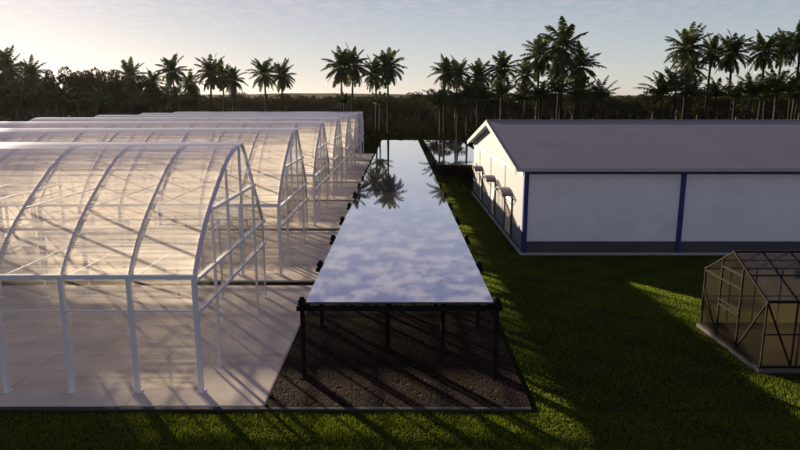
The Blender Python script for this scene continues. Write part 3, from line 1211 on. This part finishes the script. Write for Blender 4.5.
# tall trees on the left that stand above the belt
for i, (px, py, Y, rw, w) in enumerate([
    (52, 68, 104, 14, 'spreading broadleaf tree beside the two left palms'),
    (74, 66, 108, 16, 'broadleaf tree with feathery top, second of the dark clump'),
    (92, 64, 106, 16, 'tallest broadleaf tree in the dark clump on the left'),
    (112, 68, 110, 15, 'broadleaf tree at the right of the dark clump'),
    (148, 75, 112, 12, 'broadleaf tree between the thin crowned palm and pointed palm'),
    (-8, 70, 106, 16, 'dark broadleaf tree cut by the left edge'),
    (12, 84, 104, 15, 'lower broadleaf tree under the far left palms'),
    (190, 89, 112, 12, 'low broadleaf tree right of the pointed palm')]):
    X, Z = pix(px, py, Y)
    tree(X, Y, Z - GZ, rw * Y / F_PX, w, 'tall trees left')

# lower trees filling the dark clump on the left
CLUMP = ['cut by the left edge', 'behind the leftmost palm', 'between the two leftmost palms', 'behind the second palm', 'right of the second palm',
         'under the beside-palm spreading tree', 'left of the feathery topped tree', 'under the feathery topped tree', 'left of the tallest tree', 'under the tallest tree',
         'right of the tallest tree', 'under the right hand tree of the clump', 'left of the thin crowned palm', 'behind the thin crowned palm', 'toward the pointed palm', 'just left of the pointed palm']
ci = 0
px = -8
while px < 165:
    X, Z = pix(px, rnd.uniform(70, 77) + max(0, px - 120) * 0.3, 122)
    if ci < len(CLUMP):
        tree(X, 122 + rnd.uniform(-4, 4), Z - GZ, rnd.uniform(2.8, 3.6), 'dark tree in the left clump, ' + CLUMP[ci], 'broadleaf clump at the left')
    ci += 1
    px += 11.5

# the belt: one tree of each row at every landmark
BELT = [
    (0, 'at the left edge of the photo'), (20, 'under the two leftmost palms'), (42, 'just right of the two leftmost palms'), (62, 'behind the left part of the broadleaf clump'),
    (84, 'behind the feathery top of the broadleaf clump'), (104, 'behind the right part of the broadleaf clump'), (125, 'under the thin crowned palm'), (146, 'left of the pointed palm'),
    (168, 'under the pointed palm'), (190, 'under the low palm right of the pointed one'), (208, 'under the left palm of the trio'), (228, 'under the right palm of the trio'),
    (247, 'in the gap between the trio and the isolated pair'), (266, 'under the left palm of the isolated pair'), (285, 'under the right palm of the isolated pair'), (303, 'right of the isolated palm pair'),
    (321, 'left of the tall pair by the canopy'), (342, 'under the tall pair by the canopy'), (362, 'between the tall pair and the central palms'), (382, 'under the two central palms'),
    (402, 'straight beyond the end of the long canopy'), (420, 'above the gap between the two canopies'), (438, 'left of the close pair right of centre'), (455, 'under the close pair right of centre'),
    (474, 'above the barn gable tip'), (494, 'above the left end of the barn ridge'), (514, 'right of the round palm over the barn'), (534, 'under the left of the tall cluster'),
    (556, 'under the highest palm'), (577, 'under the right of the tall cluster'), (598, 'right of the tall cluster'), (617, 'at the left of the open gap over the barn'),
    (636, 'at the right of the open gap over the barn'), (656, 'left of the right hand palm row'), (676, 'under the big palm of the right hand row'), (696, 'right of the big palm of the right hand row'),
    (716, 'under the slim palm of the right hand row'), (737, 'under the open frond palm'), (758, 'right of the open frond palm'), (779, 'left of the palm cut by the edge'), (799, 'at the right edge of the photo')]
for row, (Y, top, wd) in enumerate([(184, 97.0, 'near row'), (206, 94.5, 'far row')]):
    for px, where in BELT:
        px2 = px + rnd.uniform(-5, 5) + (10 if row else 0)
        YY = Y + rnd.uniform(-6, 6)
        hgt = rnd.choice([-4.5, -2, -1, 0, 1, 2]) if not (600 < px < 645 or 285 < px < 335) else 1.5
        X, Z = pix(px2, top + hgt + rnd.uniform(-1, 1), YY)
        tree(X, YY, Z - GZ, rnd.uniform(4.4, 6.4), '%s belt tree, %s' % (wd, where), 'trees of the far belt')


for px, where in BELT:
    if px > 430 and not 600 < px < 650:
        YY = 140 + rnd.uniform(-8, 8)
        X, Z = pix(px + rnd.uniform(-4, 4), rnd.uniform(86, 97), YY)
        tree(X, YY, Z - GZ, rnd.uniform(3.0, 4.4), 'nearer bushy tree behind the palms, ' + where, 'bushy trees among the palms')


# undergrowth and far wood, one mass each
def scatter_leaves(name, n, xr, yr, zf, size, label, m, seed):
    r = np.random.RandomState(seed)
    x = r.uniform(*xr, n)
    y = r.uniform(*yr, n)
    top = zf * (0.72 + 0.16 * np.sin(x * 0.9 + 1.3 * np.sin(y * .7)) + 0.12 * np.sin(x * 2.3 + y))
    z = GZ + top * r.uniform(0, 1, n) ** 0.7
    P = np.stack([x, y, z], 1)
    a = r.normal(size=(n, 3))
    a /= np.linalg.norm(a, axis=1)[:, None]
    b = np.cross(a, r.normal(size=(n, 3)))
    b /= np.linalg.norm(b, axis=1)[:, None]
    s = (size * r.uniform(0.6, 1.4, n))[:, None]
    V = np.stack([P - a * s * 1.4, P + b * s * 0.8, P + a * s * 1.4, P - b * s * 0.8], 1).reshape(-1, 3)
    me = bpy.data.meshes.new(name)
    me.vertices.add(len(V))
    me.vertices.foreach_set('co', V.ravel())
    me.loops.add(len(V))
    me.loops.foreach_set('vertex_index', np.arange(len(V)))
    me.polygons.add(n)
    me.polygons.foreach_set('loop_start', np.arange(n) * 4)
    me.update()
    me.validate()
    me.materials.append(m)
    o = bpy.data.objects.new(name, me)
    COL.objects.link(o)
    tag(o, label, name.replace('_', ' '), kind='stuff')


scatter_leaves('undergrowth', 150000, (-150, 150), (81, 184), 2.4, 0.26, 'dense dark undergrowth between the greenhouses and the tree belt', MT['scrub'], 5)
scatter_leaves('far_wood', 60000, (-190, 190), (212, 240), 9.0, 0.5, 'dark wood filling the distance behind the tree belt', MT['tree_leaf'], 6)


scatter_leaves('shrubbery', 60000, (9, 75), (50, 76), 4.2, 0.20, 'dark shrubbery between the barn and the palms', MT['scrub'], 9)

# grass blades on the near lawn
def blades():
    r = np.random.RandomState(3)

    def area(n, x0, x1, y0, y1):
        return np.stack([r.uniform(x0, x1, n), r.uniform(y0, y1, n)], 1)
    A = [area(int(26 * 3.4 * 2600), -13, 14, 9.2, 12.3),
         area(int(11 * 14 * 1500), 3.0, 14, 12.3, 26.2),
         area(int(2.4 * 30 * 900), 2.95, 5.2, 26.2, 56)]
    P = np.concatenate(A)
    keep = ~((P[:, 0] > 8.8) & (P[:, 1] > 14.3) & (P[:, 1] < 17.6))
    P = P[keep]
    n = len(P)
    h = r.uniform(0.03, 0.085, n) * (0.75 + 0.35 * np.sin(P[:, 0] * 2.1 + np.sin(P[:, 1] * 1.7)) * np.sin(P[:, 1] * 2.6))
    a = r.uniform(0, 2 * np.pi, n)
    w = r.uniform(0.004, 0.009, n)
    dx, dy = np.cos(a) * w, np.sin(a) * w
    lean = r.normal(size=(n, 2)) * 0.35
    z0 = np.full(n, GZ)
    V = np.empty((n, 3, 3))
    V[:, 0] = np.stack([P[:, 0] - dx, P[:, 1] - dy, z0], 1)
    V[:, 1] = np.stack([P[:, 0] + dx, P[:, 1] + dy, z0], 1)
    V[:, 2] = np.stack([P[:, 0] + lean[:, 0] * h, P[:, 1] + lean[:, 1] * h, z0 + h], 1)
    me = bpy.data.meshes.new('grass')
    me.vertices.add(n * 3)
    me.vertices.foreach_set('co', V.ravel())
    me.loops.add(n * 3)
    me.loops.foreach_set('vertex_index', np.arange(n * 3))
    me.polygons.add(n)
    me.polygons.foreach_set('loop_start', np.arange(n) * 3)
    me.update()
    me.validate()
    me.materials.append(MT['blade'])
    o = bpy.data.objects.new('grass', me)
    COL.objects.link(o)
    tag(o, 'short green grass blades on the near lawn', 'grass', kind='stuff')


blades()


# ------------------------------------------------------------------ evening air
def haze():
    b = MB()
    b.box(-9400, 9400, -900, 9400, -1.3, 60)
    m, t = mat('haze_air')
    v = N(t, 'ShaderNodeVolumePrincipled')
    v.inputs['Color'].default_value = (0.85, 0.80, 0.75, 1)
    v.inputs['Density'].default_value = 0.000032
    v.inputs['Anisotropy'].default_value = 0.55
    out = N(t, 'ShaderNodeOutputMaterial')
    t.links.new(v.outputs[0], out.inputs['Volume'])
    tag(b.build('haze', m), 'thin warm evening haze', 'haze', kind='stuff')


haze()
